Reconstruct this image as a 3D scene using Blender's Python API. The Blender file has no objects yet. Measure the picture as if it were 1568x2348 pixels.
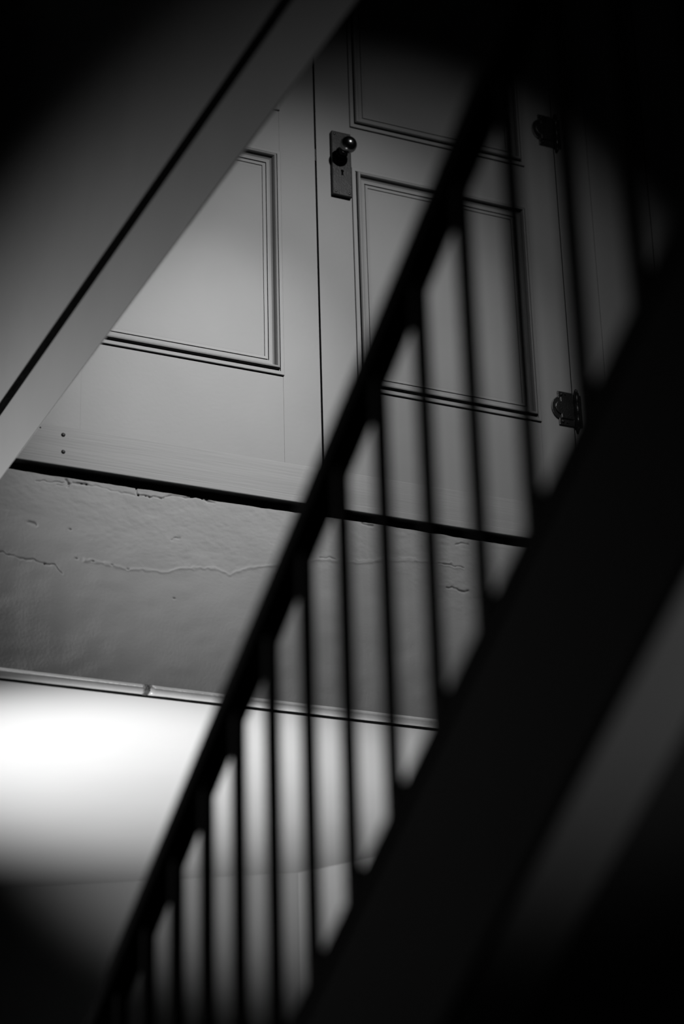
import bpy, bmesh, math, random
import numpy as np
from mathutils import Vector, Matrix

# ------------------------------------------------------------------ camera
# World: X runs along the wall with the doors (to the right), Y goes into that wall, Z up.
# Z = 0 is the lower edge of the sill board under the doors, X = 0 the gap between the two leaves.
IMG_W, IMG_H, FPX = 1568.0, 2348.0, 5150.0
PITCH, YAW, ROLL = 0.40719, 0.43661, -0.02867
CAM = np.array([-2.32209, -5.0878, -2.42904])
_f = np.array([math.sin(YAW) * math.cos(PITCH), math.cos(YAW) * math.cos(PITCH), math.sin(PITCH)])
_r = np.array([math.cos(YAW), -math.sin(YAW), 0.0])
_u = np.cross(_r, _f)
_c, _s = math.cos(ROLL), math.sin(ROLL)
RGT, UPV, FWD = _c * _r + _s * _u, -_s * _r + _c * _u, _f

def at(px, py, axis, val):
    """point where the ray through a pixel meets the plane <axis> = val"""
    d = (px - IMG_W / 2) / FPX * RGT - (py - IMG_H / 2) / FPX * UPV + FWD
    return CAM + d * ((val - CAM[axis]) / d[axis])

scene = bpy.context.scene
COL = scene.collection
cam = bpy.data.cameras.new('camera')
cam_o = bpy.data.objects.new('camera', cam)
COL.objects.link(cam_o)
m = Matrix.Identity(4)
for i in range(3):
    m[i][0], m[i][1], m[i][2], m[i][3] = RGT[i], UPV[i], -FWD[i], CAM[i]
cam_o.matrix_world = m
cam.sensor_fit = 'VERTICAL'
cam.sensor_height = 36.0
cam.sensor_width = 24.0
cam.lens = FPX * 36.0 / IMG_H
cam.clip_start = 0.05
cam.dof.use_dof = True
cam.dof.focus_distance = 6.15
cam.dof.aperture_fstop = 1.7
scene.camera = cam_o

# ------------------------------------------------------------------ world, lights, exposure
w = bpy.data.worlds.new('world')
scene.world = w
w.use_nodes = True
w.node_tree.nodes['Background'].inputs[0].default_value = (0.9, 0.95, 1.0, 1)
w.node_tree.nodes['Background'].inputs[1].default_value = 0.0012

def spot(name, loc, target, watts, size_deg, blend, radius):
    l = bpy.data.lights.new(name, 'SPOT')
    l.energy = watts
    l.spot_size = math.radians(size_deg)
    l.spot_blend = blend
    l.shadow_soft_size = radius
    o = bpy.data.objects.new(name, l)
    COL.objects.link(o)
    o.location = loc
    o.rotation_euler = (Vector(target) - Vector(loc)).to_track_quat('-Z', 'Y').to_euler()
    return o

# three unseen spots at one point, added to shape the pool on the doors
LF = (0.50, -2.80, 2.25)
spot('landing_pool_spot_narrow', LF, (-0.368, 0.0, 0.19), 215, 19.6, 1.0, 0.035)
spot('landing_pool_spot_medium', LF, (-0.107, 0.0, 0.256), 162, 36.0, 1.0, 0.035)
spot('landing_pool_spot_wide', LF, (0.365, 0.0, 0.32), 52, 44.4, 1.0, 0.035)
spot('lower_hall_uplight', (-1.27, 0.03, -2.157), (-0.25, 0.64, -0.60), 200, 59, 1.0, 0.07)
spot('side_wall_fill', (-3.46, -0.067, 0.057), (-0.95, 0.87, -4.07), 450, 155, 1.0, 0.08)  # added unseen spot that brightens the side wall
spot('under_stair_fill', (-0.70, -4.6, -2.9), (-1.06, -3.46, -1.62), 11.0, 36, 1.0, 0.10)  # added unseen spot, only there to brighten the stair underside

vs = scene.view_settings
vs.view_transform = 'Standard'
vs.look = 'None'
vs.gamma = 1.0
vs.use_curve_mapping = False
vs.exposure = 0.0
scene.cycles.max_bounces = 6
scene.cycles.diffuse_bounces = 0

# ------------------------------------------------------------------ materials
def mat(name, v, rough=0.55, metal=0.0, var=0.06, scale=9.0, bump=0.08, bscale=140.0,
        stretch=(1, 1, 1), spec=0.4, tint=(1, 1, 1)):
    M = bpy.data.materials.new(name)
    M.use_nodes = True
    nt = M.node_tree
    N, Lk = nt.nodes, nt.links
    b = N['Principled BSDF']
    b.inputs['Roughness'].default_value = rough
    b.inputs['Metallic'].default_value = metal
    b.inputs['Specular IOR Level'].default_value = spec
    tc = N.new('ShaderNodeTexCoord')
    mp = N.new('ShaderNodeMapping')
    mp.inputs['Scale'].default_value = stretch
    Lk.new(tc.outputs['Object'], mp.inputs['Vector'])
    n1 = N.new('ShaderNodeTexNoise')
    n1.inputs['Scale'].default_value = scale
    n1.inputs['Detail'].default_value = 5
    Lk.new(mp.outputs[0], n1.inputs['Vector'])
    cr = N.new('ShaderNodeValToRGB')
    lo, hi = v * (1 - var), v * (1 + var)
    cr.color_ramp.elements[0].position = 0.3
    cr.color_ramp.elements[1].position = 0.7
    cr.color_ramp.elements[0].color = (lo * tint[0], lo * tint[1], lo * tint[2], 1)
    cr.color_ramp.elements[1].color = (hi * tint[0], hi * tint[1], hi * tint[2], 1)
    Lk.new(n1.outputs[0], cr.inputs[0])
    Lk.new(cr.outputs[0], b.inputs['Base Color'])
    n2 = N.new('ShaderNodeTexNoise')
    n2.inputs['Scale'].default_value = bscale
    n2.inputs['Detail'].default_value = 4
    Lk.new(mp.outputs[0], n2.inputs['Vector'])
    bp = N.new('ShaderNodeBump')
    bp.inputs['Strength'].default_value = bump
    bp.inputs['Distance'].default_value = 0.002
    Lk.new(n2.outputs[0], bp.inputs['Height'])
    Lk.new(bp.outputs[0], b.inputs['Normal'])
    return M

PAINT = mat('door_paint', 0.40, rough=0.5, var=0.04, scale=5, bump=0.12, bscale=90)
SILL = mat('sill_paint_over_grain', 0.43, rough=0.55, var=0.05, scale=14, bump=0.28, bscale=75, stretch=(0.10, 1, 2.6))
PLASTER = mat('plaster_paint', 0.46, rough=0.75, var=0.05, scale=6, bump=0.25, bscale=120)
SIDE = mat('side_wall_paint', 0.40, rough=0.6, var=0.04, scale=4, bump=0.15, bscale=70)
WHITE = mat('white_ceiling_paint', 0.80, rough=0.7, var=0.02, scale=3, bump=0.15, bscale=60)
HALLWALL_SHADED = mat('hall_wall_shaded_tone', 0.70, rough=0.7, var=0.02, scale=3, bump=0.15, bscale=60)  # greyer than the return wall: shaded side put into the colour
RETURNWALL_LIT = mat('return_wall_lit_tone', 0.93, rough=0.7, var=0.02, scale=3, bump=0.15, bscale=60)  # paler than the far wall: lit side put into the colour
PIPE = mat('glossy_white_pipe_paint', 0.90, rough=0.25, var=0.05, scale=20, bump=0.2, bscale=90, spec=0.6)
RUST = mat('rough_pipe_joint', 0.16, rough=0.8, var=0.5, scale=120, bump=0.8, bscale=300)
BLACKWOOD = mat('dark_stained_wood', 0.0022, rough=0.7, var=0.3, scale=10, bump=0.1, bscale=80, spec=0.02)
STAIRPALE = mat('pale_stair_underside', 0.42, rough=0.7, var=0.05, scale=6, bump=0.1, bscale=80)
STAIRGREY = mat('dimmed_stair_soffit', 0.07, rough=0.7, var=0.08, scale=6, bump=0.1, bscale=80)  # darker than the string underside: dimness of the recess put into the colour
IRON = mat('blackened_iron', 0.012, rough=0.3, metal=0.0, var=0.4, scale=60, bump=0.35, bscale=260, spec=0.8)
PLATE = mat('tarnished_plate', 0.022, rough=0.42, metal=0.3, var=0.35, scale=45, bump=0.3, bscale=240)
KNOB = mat('worn_metal_knob', 0.16, rough=0.24, metal=1.0, var=0.25, scale=60, bump=0.12, bscale=200)
DARK = mat('dark_recess', 0.006, rough=0.9, var=0.1, bump=0.0, spec=0.0)  # near-black: shade inside gaps and keyhole put into the colour
NAIL = mat('dark_nail_head', 0.02, rough=0.5, var=0.3, scale=200, bump=0.2)
FLOOR = mat('hall_floor', 0.05, rough=0.6, var=0.1, scale=6, bump=0.1)

# ------------------------------------------------------------------ helpers
def link(name, me, M, parent=None, smooth=False):
    if M is not None:
        me.materials.append(M)
    if smooth:
        for p in me.polygons:
            p.use_smooth = True
    o = bpy.data.objects.new(name, me)
    COL.objects.link(o)
    if parent is not None:
        o.parent = parent
        o.matrix_parent_inverse = parent.matrix_world.inverted()
    return o

def from_bm(name, bm, M, parent=None, smooth=False):
    bmesh.ops.recalc_face_normals(bm, faces=bm.faces)
    me = bpy.data.meshes.new(name)
    bm.to_mesh(me)
    bm.free()
    return link(name, me, M, parent, smooth)

def bm_box(bm, a, b, bevel=0.0, seg=2):
    r = bmesh.ops.create_cube(bm, size=1.0)
    vs_ = r['verts']
    for v in vs_:
        v.co = Vector([(a[i] + b[i]) / 2 + v.co[i] * (b[i] - a[i]) for i in range(3)])
    if bevel:
        es = list({e for v in vs_ for e in v.link_edges})
        bmesh.ops.bevel(bm, geom=es, offset=bevel, segments=seg, affect='EDGES', profile=0.6)

def box(name, a, b, M, parent=None, bevel=0.0015, seg=2):
    bm = bmesh.new()
    bm_box(bm, a, b, bevel, seg)
    return from_bm(name, bm, M, parent)

def prism(name, pts, axis, lo, hi, M, parent=None, bevel=0.0):
    """polygon given in the two other axes, extruded along axis from lo to hi"""
    bm = bmesh.new()
    def P(p, v):
        q = list(p)
        q.insert(axis, v)
        return bm.verts.new(q)
    A = [P(p, lo) for p in pts]
    B = [P(p, hi) for p in pts]
    bm.faces.new(A)
    bm.faces.new(B[::-1])
    n = len(pts)
    for i in range(n):
        bm.faces.new((A[i], A[(i + 1) % n], B[(i + 1) % n], B[i]))
    bmesh.ops.recalc_face_normals(bm, faces=bm.faces)
    if bevel:
        bmesh.ops.bevel(bm, geom=list(bm.edges), offset=bevel, segments=2, affect='EDGES', profile=0.6)
    return from_bm(name, bm, M, parent)

def lathe(name, prof, M, parent, origin, direction, seg=32):
    """prof = (distance along direction, radius)"""
    bm = bmesh.new()
    rings = []
    for d, r in prof:
        ring = []
        if r < 1e-6:
            ring = [bm.verts.new((0, 0, d))]
        else:
            for k in range(seg):
                t = 2 * math.pi * k / seg
                ring.append(bm.verts.new((r * math.cos(t), r * math.sin(t), d)))
        rings.append(ring)
    for a, b in zip(rings[:-1], rings[1:]):
        for k in range(seg):
            q = [a[k % len(a)], a[(k + 1) % len(a)], b[(k + 1) % len(b)], b[k % len(b)]]
            q = list(dict.fromkeys(q))
            if len(q) > 2:
                bm.faces.new(q)
    rot = Vector((0, 0, 1)).rotation_difference(Vector(direction)).to_matrix().to_4x4()
    bmesh.ops.transform(bm, matrix=Matrix.Translation(Vector(origin)) @ rot, verts=bm.verts)
    return from_bm(name, bm, M, parent, smooth=True)

def tag(o, label, cat=None, kind=None, group=None):
    o['label'] = label
    if cat:
        o['category'] = cat
    if kind:
        o['kind'] = kind
    if group:
        o['group'] = group
    return o

def thing(name, loc, label, cat=None, kind=None, group=None):
    o = bpy.data.objects.new(name, None)
    COL.objects.link(o)
    o.location = loc
    o.matrix_world = Matrix.Translation(Vector(loc))
    o.empty_display_size = 0.1
    return tag(o, label, cat, kind, group)

# value noise for carved relief
rng = np.random.default_rng(7)
def vnoise(x, z, scale, seed):
    r = np.random.default_rng(seed)
    g = r.random((256, 256))
    u, v = x / scale + 50, z / scale + 50
    iu, iv = np.floor(u).astype(int), np.floor(v).astype(int)
    fu, fv = u - iu, v - iv
    fu, fv = fu * fu * (3 - 2 * fu), fv * fv * (3 - 2 * fv)
    G = lambda a, b: g[a % 256, b % 256]
    return ((G(iu, iv) * (1 - fu) + G(iu + 1, iv) * fu) * (1 - fv)
            + (G(iu, iv + 1) * (1 - fu) + G(iu + 1, iv + 1) * fu) * fv) * 2 - 1

# ------------------------------------------------------------------ setting: plaster wall under the doors
ZS = -0.600          # underside of the floor (lower ceiling)
X0, X1 = -0.97, 1.45

def plaster_wall():
    step = 0.0022
    nx, nz = int((X1 - X0) / step), int((0.06 - ZS) / step)
    xs, zs = np.linspace(X0, X1, nx), np.linspace(ZS, 0.06, nz)
    X, Z = np.meshgrid(xs, zs, indexing='ij')
    H = 0.0016 * vnoise(X, Z * 1.6, 0.16, 1) + 0.0007 * vnoise(X, Z * 1.5, 0.045, 2)
    rough = np.clip(0.35 + 0.65 * vnoise(X, Z, 0.20, 3) + 1.3 * (Z + 0.22) / 0.22, 0, 1) * np.clip((Z + 0.30) / 0.06, 0.12, 1)
    H = H + rough * (0.00045 * vnoise(X, Z * 1.8, 0.018, 4) + 0.00025 * vnoise(X, Z * 1.6, 0.008, 5))
    # thicker old coat above a wandering edge line
    def path(pts, ox, oy, k):
        return [at(ox + a / k, oy + b / k, 1, 0.0)[[0, 2]] for a, b in pts]
    def dist(P):
        D = np.full(X.shape, 9.0)
        jx = X + 0.0022 * vnoise(X, Z, 0.012, 21)
        jz = Z + 0.0030 * vnoise(X, Z, 0.010, 22)
        for a, b in zip(P[:-1], P[1:]):
            d = b - a
            t = np.clip(((jx - a[0]) * d[0] + (jz - a[1]) * d[1]) / (d @ d), 0, 1)
            D = np.minimum(D, np.hypot(jx - a[0] - t * d[0], jz - a[1] - t * d[1]))
        return D
    grooves = [
        ([(360, 88), (400, 95), (440, 80), (520, 85), (620, 100), (720, 125), (870, 158)], 0, 1080, 2.8, .0016, .0016),
        ([(880, 90), (878, 140), (888, 158)], 0, 1080, 2.8, .0030, .0016),
        ([(888, 155), (930, 155), (975, 165), (1050, 175)], 0, 1080, 2.8, .0042, .0018),
        ([(1050, 172), (1080, 160), (1130, 160), (1180, 172), (1250, 165), (1310, 185), (1380, 205)], 0, 1080, 2.8, .0026, .0016),
        ([(230, 65), (300, 66), (420, 74)], 0, 1080, 2.8, .0022, .0018),
        ([(470, 72), (560, 88)], 0, 1080, 2.8, .0030, .0022),
        ([(425, 60), (440, 80), (436, 100)], 0, 1080, 2.8, .0030, .0026),
        ([(0, 515), (100, 550), (140, 565), (210, 570), (290, 595)], 0, 1080, 2.8, .0022, .0018),
        ([(290, 595), (350, 600), (370, 630), (400, 660)], 0, 1080, 2.8, .0026, .0018),
        ([(180, 325), (230, 345)], 0, 1080, 2.8, .0022, .0040),
        ([(1100, 440), (1150, 428)], 0, 1080, 2.8, .0018, .0025),
        ([(160, 785), (230, 780), (270, 790)], 680, 1020, 3.015, .0018, .0016),
        ([(980, 815), (1080, 835), (1150, 848)], 680, 1020, 3.015, .0030, .0018),
        ([(1040, 985), (1110, 992), (1140, 1020), (1185, 1015)], 680, 1020, 3.015, .0030, .0022),
        ([(1100, 694), (1135, 682), (1185, 688)], 680, 1020, 3.015, .0026, .0018),
        ([(450, 550), (530, 560)], 680, 1020, 3.015, .0030, .0022),
    ]
    for pts, ox, oy, k, dep, wd in grooves:
        H -= 1.5 * dep * np.exp(-(dist(path(pts, ox, oy, k)) / wd) ** 2)
    for px, py in [(595, 580), (718, 603), (820, 631), (1118, 817), (450, 375), (490, 562)]:
        c = at(px / 2.8, 1080 + py / 2.8, 1, 0)
        H -= 0.005 * np.exp(-(((X - c[0]) / .0035) ** 2 + ((Z - c[2]) / .0018) ** 2))
    ridges = [
        ([(540, 572), (600, 580), (720, 605), (820, 632), (900, 630), (1080, 650), (1150, 625), (1380, 625),
          (1480, 668), (1550, 640), (1640, 615), (1900, 592), (2075, 570), (2300, 590), (2600, 575), (2900, 590)], 0, 1080, 2.8, .0016, .0035),
        ([(990, 822), (1080, 841), (1150, 856)], 680, 1020, 3.015, .0016, .003),
        ([(410, 800), (540, 800), (720, 785), (820, 790)], 680, 1020, 3.015, .0014, .003),
    ]
    for pts, ox, oy, k, hgt, wd in ridges:
        H += hgt * np.exp(-(dist(path(pts, ox, oy, k)) / wd) ** 2)
    co = np.stack([X, -H, Z], -1).reshape(-1, 3)
    idx = np.arange(nx * nz).reshape(nx, nz)
    a, b, c, d = idx[:-1, :-1], idx[1:, :-1], idx[1:, 1:], idx[:-1, 1:]
    F = np.stack([a, b, c, d], -1).reshape(-1, 4)
    me = bpy.data.meshes.new('wall_back')
    me.vertices.add(len(co))
    me.vertices.foreach_set('co', co.ravel())
    me.loops.add(F.size)
    me.loops.foreach_set('vertex_index', F.ravel().astype(np.int32))
    me.polygons.add(len(F))
    me.polygons.foreach_set('loop_start', (np.arange(len(F)) * 4).astype(np.int32))
    me.polygons.foreach_set('use_smooth', np.ones(len(F), bool))
    me.update(calc_edges=True)
    me.validate()
    o = link('wall_back', me, PLASTER)
    return tag(o, 'cracked grey plaster wall between the sill board and the white pipe', kind='structure')
wall_back = plaster_wall()
box('core', (X0, 0.012, ZS + 0.002), (X1 + 0.35, 0.13, 0.08), PLASTER, wall_back, 0)

# ------------------------------------------------------------------ doors
DOOR_BOTTOM, DOOR_TOP = 0.105, 2.16
HW = 0.0025          # half of a joint
# moulding profile: (distance inwards from the outer edge, height in front of the stile face)
PROF = [(0.0, -0.002), (0.0, 0.0040), (0.0015, 0.0052), (0.0110, 0.0052), (0.0120, 0.0010), (0.0142, 0.0010),
        (0.0150, 0.0090), (0.0175, 0.0130), (0.0205, 0.0142), (0.0230, 0.0130), (0.0255, 0.0085), (0.0285, 0.0015),
        (0.0325, -0.0018), (0.0380, -0.0028), (0.0425, -0.0030), (0.0432, -0.0070), (0.0452, -0.0070), (0.0460, -0.0038),
        (0.0540, -0.0045), (0.0548, -0.0088), (0.0568, -0.0088), (0.0575, -0.0072), (0.0640, -0.0072), (0.0640, -0.014)]

def moulding(x0, x1, z0, z1, parent):
    """four mitred pieces around a panel opening"""
    corners = {'b': ((x0, z0), (x1, z0), (1, 1), (-1, 1)), 't': ((x0, z1), (x1, z1), (1, -1), (-1, -1)),
               'l': ((x0, z0), (x0, z1), (1, 1), (1, -1)), 'r': ((x1, z0), (x1, z1), (-1, 1), (-1, -1))}
    for k, (p, q, sp, sq) in corners.items():
        bm = bmesh.new()
        A = [bm.verts.new((p[0] + sp[0] * d, -h, p[1] + sp[1] * d)) for d, h in PROF]
        B = [bm.verts.new((q[0] + sq[0] * d, -h, q[1] + sq[1] * d)) for d, h in PROF]
        for i in range(len(PROF) - 1):
            bm.faces.new((A[i], A[i + 1], B[i + 1], B[i]))
        bm.faces.new((A[-1], A[0], B[0], B[-1]))
        bm.faces.new(A)
        bm.faces.new(B[::-1])
        from_bm('panel_moulding', bm, PAINT, parent)

def leaf(name, xa, xb, label):
    d = thing(name, ((xa + xb) / 2, 0.0, DOOR_BOTTOM), label, kind='structure')
    st = 0.112
    xi0, xi1 = xa + st, xb - st
    T = 0.040
    bv = 0.0006
    box('stile', (xa, 0, DOOR_BOTTOM), (xi0, T, DOOR_TOP), PAINT, d, bv)
    box('stile', (xi1, 0, DOOR_BOTTOM), (xb, T, DOOR_TOP), PAINT, d, bv)
    g = 0.0
    box('bottom_rail', (xi0 + g, 0.0006, DOOR_BOTTOM), (xi1 - g, T, 0.378), PAINT, d, 0.0003)
    box('lock_rail', (xi0 + g, 0.0003, 1.098), (xi1 - g, T, 1.242), PAINT, d, 0.0003)
    box('top_rail', (xi0 + g, 0.0003, 2.02), (xi1 - g, T, DOOR_TOP), PAINT, d, 0.0003)
    for z0, z1 in ((0.378, 1.098), (1.242, 2.02)):
        p = box('panel', (xi0 - 0.005, 0.0073, z0 - 0.005), (xi1 + 0.005, 0.028, z1 + 0.005), PAINT, d, 0)
        moulding(xi0 - 0.002, xi1 + 0.002, z0 - 0.002, z1 + 0.002, p)
    return d

door1 = leaf('door_1', -0.808, -HW - 0.0003, 'grey panelled door leaf without a knob, meeting the side wall')
door2 = leaf('door_2', HW + 0.0003, 0.808, 'grey panelled door leaf with a round knob and dark hinges')

# latch tongue seen in the joint between the leaves
box('latch', (-0.004, 0.004, 1.100), (0.004, 0.016, 1.141), PLATE, door2, 0.001)

# lock plate and knob on the right leaf
KX, KZ = 0.0775, 1.1345
TP = 0.013
x0p, x1p, z0p, z1p = 0.0475, 0.1085, 0.991, 1.206
bm = bmesh.new()
bm_box(bm, (x0p, -TP, z0p), (x1p, 0.001, z1p), 0.0022, 2)
plate = from_bm('lock_plate', bm, PLATE, door2)
plate['label'] = 'tall tarnished metal lock plate with a keyhole'
for sx in (x0p + 0.009, x1p - 0.009):
    for sz in (z0p + 0.010, z1p - 0.010):
        lathe('screw', [(0, 0.0), (-0.0005, 0.0036), (0.0010, 0.0036), (0.0018, 0.002), (0.0018, 0.0)], IRON, plate,
              (sx, -TP, sz), (0, -1, 0), 14)
# keyhole: round top and flared slot
kx, kz = 0.0785, 1.073
pts = [(0.0048 * math.sin(t), 0.0048 * math.cos(t)) for t in np.linspace(-2.5, 2.5, 17)]
pts = [(kx + a, kz + b) for a, b in pts] + [(kx + 0.0036, kz - 0.0135), (kx - 0.0036, kz - 0.0135)]
prism('keyhole', pts, 1, -TP - 0.0006, -TP + 0.004, DARK, plate)
rose = lathe('knob_rose', [(0, 0.0185), (0.004, 0.0185), (0.006, 0.0165), (0.007, 0.0125), (0.016, 0.0115), (0.020, 0.0125), (0.020, 0)],
             PLATE, door2, (KX, -TP, KZ), (0, -1, 0), 32)
R = 0.0255
kp = [(0.012, 0.0105), (0.022, 0.0105)]
cz = 0.0485
for t in np.linspace(-0.87 * math.pi / 2, math.pi / 2, 18):
    kp.append((cz + R * 0.93 * math.sin(t), max(R * math.cos(t), 0.0)))
kp[-1] = (cz + R * 0.93, 0.0)
knob = lathe('door_knob', kp, KNOB, door2, (KX, -TP, KZ), (0, -1, 0), 48)
knob['label'] = 'round worn metal door knob'

# decorated hinges
def hinge(zc):
    hx = 0.8095
    out = []
    hgt, sw = 0.0545, 0.052
    out = [(hx, -hgt), (hx - sw, -hgt), (hx - sw, -0.034)]
    for t in np.linspace(-1.15, 1.15, 15):
        out.append((hx - sw + 0.010 - 0.0335 * math.cos(t) * 0.98, 0.034 * math.sin(t) / math.sin(1.15)))
    out += [(hx - sw, 0.034), (hx - sw, hgt), (hx, hgt)]
    p = prism('hinge', [(a, zc + b) for a, b in out], 1, -0.0050, 0.001, IRON, door2, 0.0012)
    p['label'] = 'black iron hinge with a rounded lobe'
    # raised inner field following the outline
    inn = [(hx - 0.004 + (a - hx) * 0.80, zc + b * 0.62) for a, b in out]
    prism('raised_field', inn, 1, -0.0085, -0.004, IRON, p, 0.0015)
    for a, b in ((-0.041, 0.044), (-0.041, -0.044), (-0.062, 0.0), (-0.018, 0.012), (-0.028, 0.046), (-0.026, -0.046)):
        r_ = 0.0048 if a < -0.035 else 0.003
        lathe('rivet', [(0, r_), (0.0015, r_), (0.003, r_ * 0.75), (0.0038, r_ * 0.3), (0.004, 0)], IRON, p,
              (hx + a, -0.0048, zc + b), (0, -1, 0), 12)
    kn = lathe('knuckle', [(0, 0.0), (0.0, 0.004), (0.006, 0.006), (0.010, 0.004), (0.012, 0.0085), (0.046, 0.0085), (0.047, 0.0075), (0.048, 0.0085),
                           (0.085, 0.0085), (0.086, 0.0075), (0.087, 0.0085), (0.121, 0.0085), (0.123, 0.004), (0.127, 0.006), (0.133, 0.004), (0.133, 0)],
               IRON, p, (hx + 0.009, -0.008, zc - 0.0665), (0, 0, 1), 20)
    fr = prism('frame_leaf', [(hx + 0.012, zc - 0.052), (hx + 0.028, zc - 0.052), (hx + 0.028, zc + 0.052), (hx + 0.012, zc + 0.052)], 1, -0.004, 0.001, IRON, p, 0.001)
for zc in (0.432, 1.388):
    hinge(zc)

# frame and casing around the pair of doors
frame = thing('trim_1', (0.87, 0, DOOR_BOTTOM), 'grey painted frame boards beside the hinged door leaf', kind='structure')
box('jamb', (0.8115, 0.0, 0.06), (0.9285, 0.05, 2.45), PAINT, frame, 0.0012)
box('jamb', (-0.935, 0.0, 0.06), (-0.811, 0.05, 2.45), PAINT, frame, 0.0012)
box('casing', (0.931, 0.0015, 0.06), (1.14, 0.05, 2.45), PAINT, frame, 0.0015)
box('casing', (1.142, 0.0, 0.06), (1.80, 0.05, 2.45), PAINT, frame, 0.0015)
box('head', (-0.81, 0.0, DOOR_TOP + 0.004), (0.8105, 0.05, 2.45), PAINT, frame, 0.0015)
box('casing', (-1.90, 0.0, ZS), (-0.936, 0.05, 2.45), PAINT, frame, 0)
box('dark_backing', (-0.81, 0.041, 0.06), (0.8105, 0.06, 2.2), DARK, frame, 0)  # near-black sheet behind the leaves, joint shade put into its colour

# sill board nailed across under the doors
sill = thing('sill_board', (0.3, -0.02, -0.015), 'grey wooden sill board with two nail heads below the doors', 'board')
YB = -0.024
ZB = at(300, 1092.3, 1, YB - 0.0014)[2]
box('board', (-0.945, YB, ZB + 0.020), (1.45, 0.010, 0.1015), SILL, sill, 0.0018)
box('nosing', (-0.945, YB - 0.0014, ZB), (1.45, 0.010, ZB + 0.0215), SILL, sill, 0.0035, 3)
for px, py in ((145, 997), (145, 1036)):
    c = at(px, py, 1, YB)
    lathe('nail', [(-0.004, 0.0052), (0.0008, 0.0055), (0.002, 0.0046), (0.0026, 0.002), (0.0026, 0)], NAIL, sill, (c[0], YB, c[2]), (0, -1, 0), 16)
c = at(92.5, 980, 1, YB)
lathe('nail', [(-0.003, 0.0022), (0.0006, 0.0022), (0.0010, 0.0015), (0.0010, 0)], NAIL, sill, (c[0], YB, c[2]), (0, -1, 0), 10)

# ------------------------------------------------------------------ pipe along the bottom of the plaster
pr = 0.0128
pz, py_ = -0.5872, -0.0125
XJ = -0.512
pipe = thing('pipe', (0.0, py_, pz), 'white painted pipe with a rough joint below the plaster', 'pipe')
def tube_x(name, xa, xb, ra, rb, M, parent, n=60, wob=0.0, seg=24):
    bm = bmesh.new()
    rings = []
    for i in range(n + 1):
        t = i / n
        x = xa + (xb - xa) * t
        r = ra + (rb - ra) * t
        r *= 1 + wob * (float(vnoise(np.array(x), np.array(0.3), 0.05, 31)))
        rings.append([bm.verts.new((x, py_ + r * math.cos(a), pz + r * math.sin(a)))
                      for a in np.linspace(0, 2 * math.pi, seg, endpoint=False)])
    for A, B in zip(rings[:-1], rings[1:]):
        for k in range(seg):
            bm.faces.new((A[k], A[(k + 1) % seg], B[(k + 1) % seg], B[k]))
    bm.faces.new(rings[0])
    bm.faces.new(rings[-1][::-1])
    return from_bm(name, bm, M, parent, smooth=True)
tube_x('pipe_length', -0.972, XJ - 0.006, pr * 1.0, pr * 0.97, PIPE, pipe, wob=0.03)
tube_x('pipe_length', XJ + 0.006, 1.45, pr * 1.0, pr * 0.86, PIPE, pipe, 120, wob=0.03)
bm = bmesh.new()
rings = []
for i, t in enumerate(np.linspace(-1, 1, 15)):
    ring = []
    for a in np.linspace(0, 2 * math.pi, 26, endpoint=False):
        n_ = float(vnoise(np.array(t * 3 + 5.3), np.array(a * 2.0), 0.55, 41))
        r = pr * (0.93 + 0.14 * math.cos(t * math.pi / 2)) + 0.0022 * n_
        ring.append(bm.verts.new((XJ + t * 0.0105 + 0.0025 * math.sin(a), py_ + r * math.cos(a), pz + r * math.sin(a))))
    rings.append(ring)
for A, B in zip(rings[:-1], rings[1:]):
    for k in range(26):
        bm.faces.new((A[k], A[(k + 1) % 26], B[(k + 1) % 26], B[k]))
bm.faces.new(rings[0])
bm.faces.new(rings[-1][::-1])
from_bm('pipe_joint', bm, RUST, pipe, smooth=True)['label'] = 'rough dark joint in the pipe'

# ------------------------------------------------------------------ lower hall: ceiling, far walls, floor
FZ = -4.0
ceil_o = box('ceiling', (-2.6, -0.002, ZS - 0.004), (X1 + 0.35, 2.75, ZS + 0.001), WHITE, None, 0)
tag(ceil_o, 'bright white ceiling beyond the pipe under the doors', kind='structure')
# filled seams in the ceiling
def seam(pts, wdt=0.004, h=0.0022):
    P = [at(a, b, 2, ZS) for a, b in pts]
    bm = bmesh.new()
    prev = None
    for i, p in enumerate(P):
        q = P[min(i + 1, len(P) - 1)] - P[max(i - 1, 0)]
        n = np.array([-q[1], q[0], 0])
        n = n / np.linalg.norm(n) * wdt / 2
        row = [bm.verts.new((p[0] - n[0] * 2, p[1] - n[1] * 2, ZS + 0.0004)), bm.verts.new((p[0], p[1], ZS - h)),
               bm.verts.new((p[0] + n[0] * 2, p[1] + n[1] * 2, ZS + 0.0004))]
        if prev:
            bm.faces.new((prev[0], prev[1], row[1], row[0]))
            bm.faces.new((prev[1], prev[2], row[2], row[1]))
        prev = row
    from_bm('filled_seam', bm, WHITE, ceil_o)
seam([(520, 1952), (560, 1945), (640, 1930), (700, 1921)])
seam([(30, 1884), (48, 1884.5)], 0.006)
seam([(78, 1979), (108, 1975)], 0.006)

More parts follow.
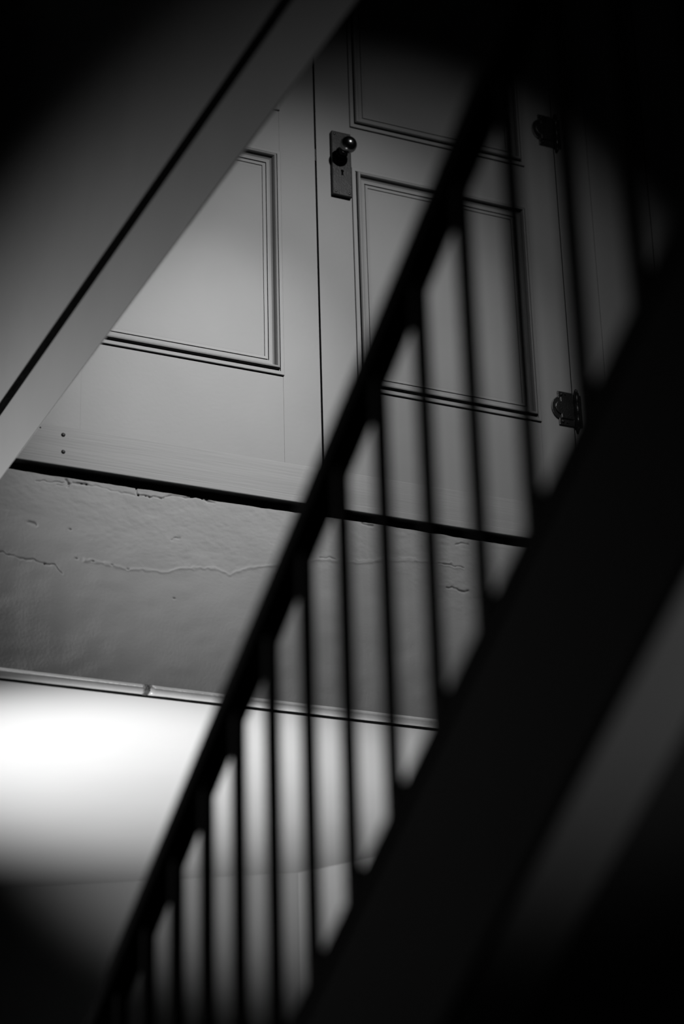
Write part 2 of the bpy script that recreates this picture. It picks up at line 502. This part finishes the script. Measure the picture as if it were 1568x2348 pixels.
def wall_run(name, pix, label, M=WHITE, thick=0.12, sgn=1):
    P = [at(a, b, 2, ZS) for a, b in pix]
    a, b = P[0][:2], P[-1][:2]
    d = (b - a) / np.linalg.norm(b - a)
    n = np.array([-d[1], d[0]]) * sgn
    pts = [tuple(a), tuple(b), tuple(b + n * thick), tuple(a + n * thick)]
    o = prism(name, pts, 2, FZ, ZS + 0.002, M)
    return tag(o, label, kind='structure')
A0, A1 = at(50, 2031, 2, ZS), at(688, 1998, 2, ZS)
wall_run('wall_far', [(-620, 2068), (688, 1998)], 'pale wall with shaded tone in its colour, meeting the bright ceiling below the doors', HALLWALL_SHADED)
wall_run('wall_right', [(680, 1999.0), (1130, 1909)], 'pale wall with lit tone in its colour, turning the corner behind the balusters', RETURNWALL_LIT, thick=0.10)
fl = box('floor', (-3.2, -6.2, FZ - 0.1), (1.8, 3.0, FZ), FLOOR, None, 0)
tag(fl, 'dark floor of the lower stair hall', kind='structure')

# ------------------------------------------------------------------ side wall hanging over the stairwell
XW = -0.95
ZE = -0.138
YN = -3.6
wl = thing('wall_left', (XW, -1.8, ZE), 'smooth grey side wall running out from the doors above its baseboard', kind='structure')
box('wall_panel', (XW + 0.004, YN, 0.094), (XW + 0.10, 0.0, 2.45), SIDE, wl, 0.002)
prism('wall_core', [(XW + 0.050, 0.0), (XW + 0.095, 0.02), (XW + 0.095, 0.090), (XW + 0.050, 0.090)], 1, YN, 0.0, DARK, wl)  # near-black back of the groove, its shade put into the colour
bl = thing('baseboard_left', (XW, -1.8, ZE), 'grey baseboard along the lower edge of the side wall', kind='structure')
YJ = at(430, 352, 0, XW)[1]
def base_board(x, ya, yb):
    # the lower edge is back-bevelled
    pts = [(x, ZE), (x, 0.030), (x + 0.085, 0.030), (x + 0.085, ZE + 0.150), (x + 0.045, ZE + 0.118)]
    prism('board', pts, 1, ya, yb, SIDE, bl, 0.0007)
base_board(XW, YJ + 0.001, 0.0)
base_board(XW - 0.0015, YN, YJ - 0.001)
box('cap_strip', (XW + 0.004, YN, 0.029), (XW + 0.085, 0.0, 0.054), SIDE, bl, 0.003, 2)

# ------------------------------------------------------------------ staircase and railing
T = 0.612
Xr = -1.1221
PITCHA = math.atan(T)
OFF_S, OFF_B = -3.3165, -3.6725
YT, YBOT = -4.5, 1.12
def line(o, y):
    return -T * y + o
stair = thing('staircase', (-0.72, 0.6, FZ), 'black staircase with slim balusters and a handrail, silhouetted in front of the doors', 'staircase')
def slope_board(name, xa, xb, o_top, o_bot, M, parent, bevel=0.003, y_top=YT, zmin=FZ + 0.001):
    yb_top = (o_top - zmin) / T
    yb_bot = (o_bot - zmin) / T
    pts = [(y_top, line(o_top, y_top)), (yb_top, zmin), (yb_bot, zmin), (y_top, line(o_bot, y_top))]
    return prism(name, pts, 0, xa, xb, M, parent, bevel)
XS0 = Xr - 0.025
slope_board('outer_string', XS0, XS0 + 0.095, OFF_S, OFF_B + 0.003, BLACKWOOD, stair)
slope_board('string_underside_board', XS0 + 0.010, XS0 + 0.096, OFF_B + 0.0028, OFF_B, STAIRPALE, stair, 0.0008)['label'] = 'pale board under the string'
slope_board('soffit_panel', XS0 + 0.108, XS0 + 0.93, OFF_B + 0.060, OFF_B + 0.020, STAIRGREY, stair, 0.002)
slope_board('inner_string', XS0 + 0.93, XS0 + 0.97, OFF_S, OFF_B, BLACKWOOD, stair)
# bead along the string face
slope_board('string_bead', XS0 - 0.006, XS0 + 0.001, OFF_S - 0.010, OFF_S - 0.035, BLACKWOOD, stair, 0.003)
SP = 0.12906
RUN, RISE = 2 * SP, 2 * SP * T
k0 = 0
while True:
    y = 0.75 - k0 * RUN
    z = line(OFF_S, y) - 0.03
    if y < -4.3:
        break
    if z > FZ + 0.05:
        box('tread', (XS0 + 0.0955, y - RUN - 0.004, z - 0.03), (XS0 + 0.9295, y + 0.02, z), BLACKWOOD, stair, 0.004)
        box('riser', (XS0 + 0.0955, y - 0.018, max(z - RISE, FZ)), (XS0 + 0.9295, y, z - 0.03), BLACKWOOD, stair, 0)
    k0 += 1

rail = stair
# handrail: rounded section swept along the slope
hw, OT, OB = 0.0235, -2.6290, -2.6770
hh = (OT - OB) * math.cos(PITCHA)
sec = []
for cx_, cz_, a0 in ((1, 1, 0), (-1, 1, 90), (-1, -1, 180), (1, -1, 270)):
    r_ = 0.011
    for t in (0, 30, 60, 90):
        a = math.radians(a0 + t)
        sec.append((cx_ * (hw - r_) + r_ * math.cos(a), cz_ * (hh / 2 - r_) + r_ * math.sin(a)))
bm = bmesh.new()
om = (OT + OB) / 2
ends = []
for y in (YT + 0.1, 0.62):
    base = Vector((Xr, y, line(om, y)))
    nrm = Vector((0, math.sin(PITCHA), math.cos(PITCHA)))
    ends.append([bm.verts.new(base + Vector((1, 0, 0)) * a + nrm * b) for a, b in sec])
n = len(sec)
for i in range(n):
    bm.faces.new((ends[0][i], ends[0][(i + 1) % n], ends[1][(i + 1) % n], ends[1][i]))
bm.faces.new(ends[0])
bm.faces.new(ends[1][::-1])
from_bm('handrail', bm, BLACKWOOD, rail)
# balusters
BW = 0.0092
me0 = None
for k in range(-16, 21):
    y = -1.7442 - SP * k
    if y > 0.45:
        continue
    zb, zt = line(OFF_S, y) - 0.025, line(OB, y) + 0.012
    if me0 is None:
        bm = bmesh.new()
        L = zt - zb
        bm_box(bm, (-BW, -BW, 0), (BW, BW, L), 0.0012, 1)
        bmesh.ops.recalc_face_normals(bm, faces=bm.faces)
        me0 = bpy.data.meshes.new('baluster')
        bm.to_mesh(me0)
        bm.free()
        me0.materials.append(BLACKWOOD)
    o = bpy.data.objects.new('baluster', me0)
    COL.objects.link(o)
    o.parent = rail
    o.matrix_parent_inverse = rail.matrix_world.inverted()
    o.location = (Xr, y, zb)
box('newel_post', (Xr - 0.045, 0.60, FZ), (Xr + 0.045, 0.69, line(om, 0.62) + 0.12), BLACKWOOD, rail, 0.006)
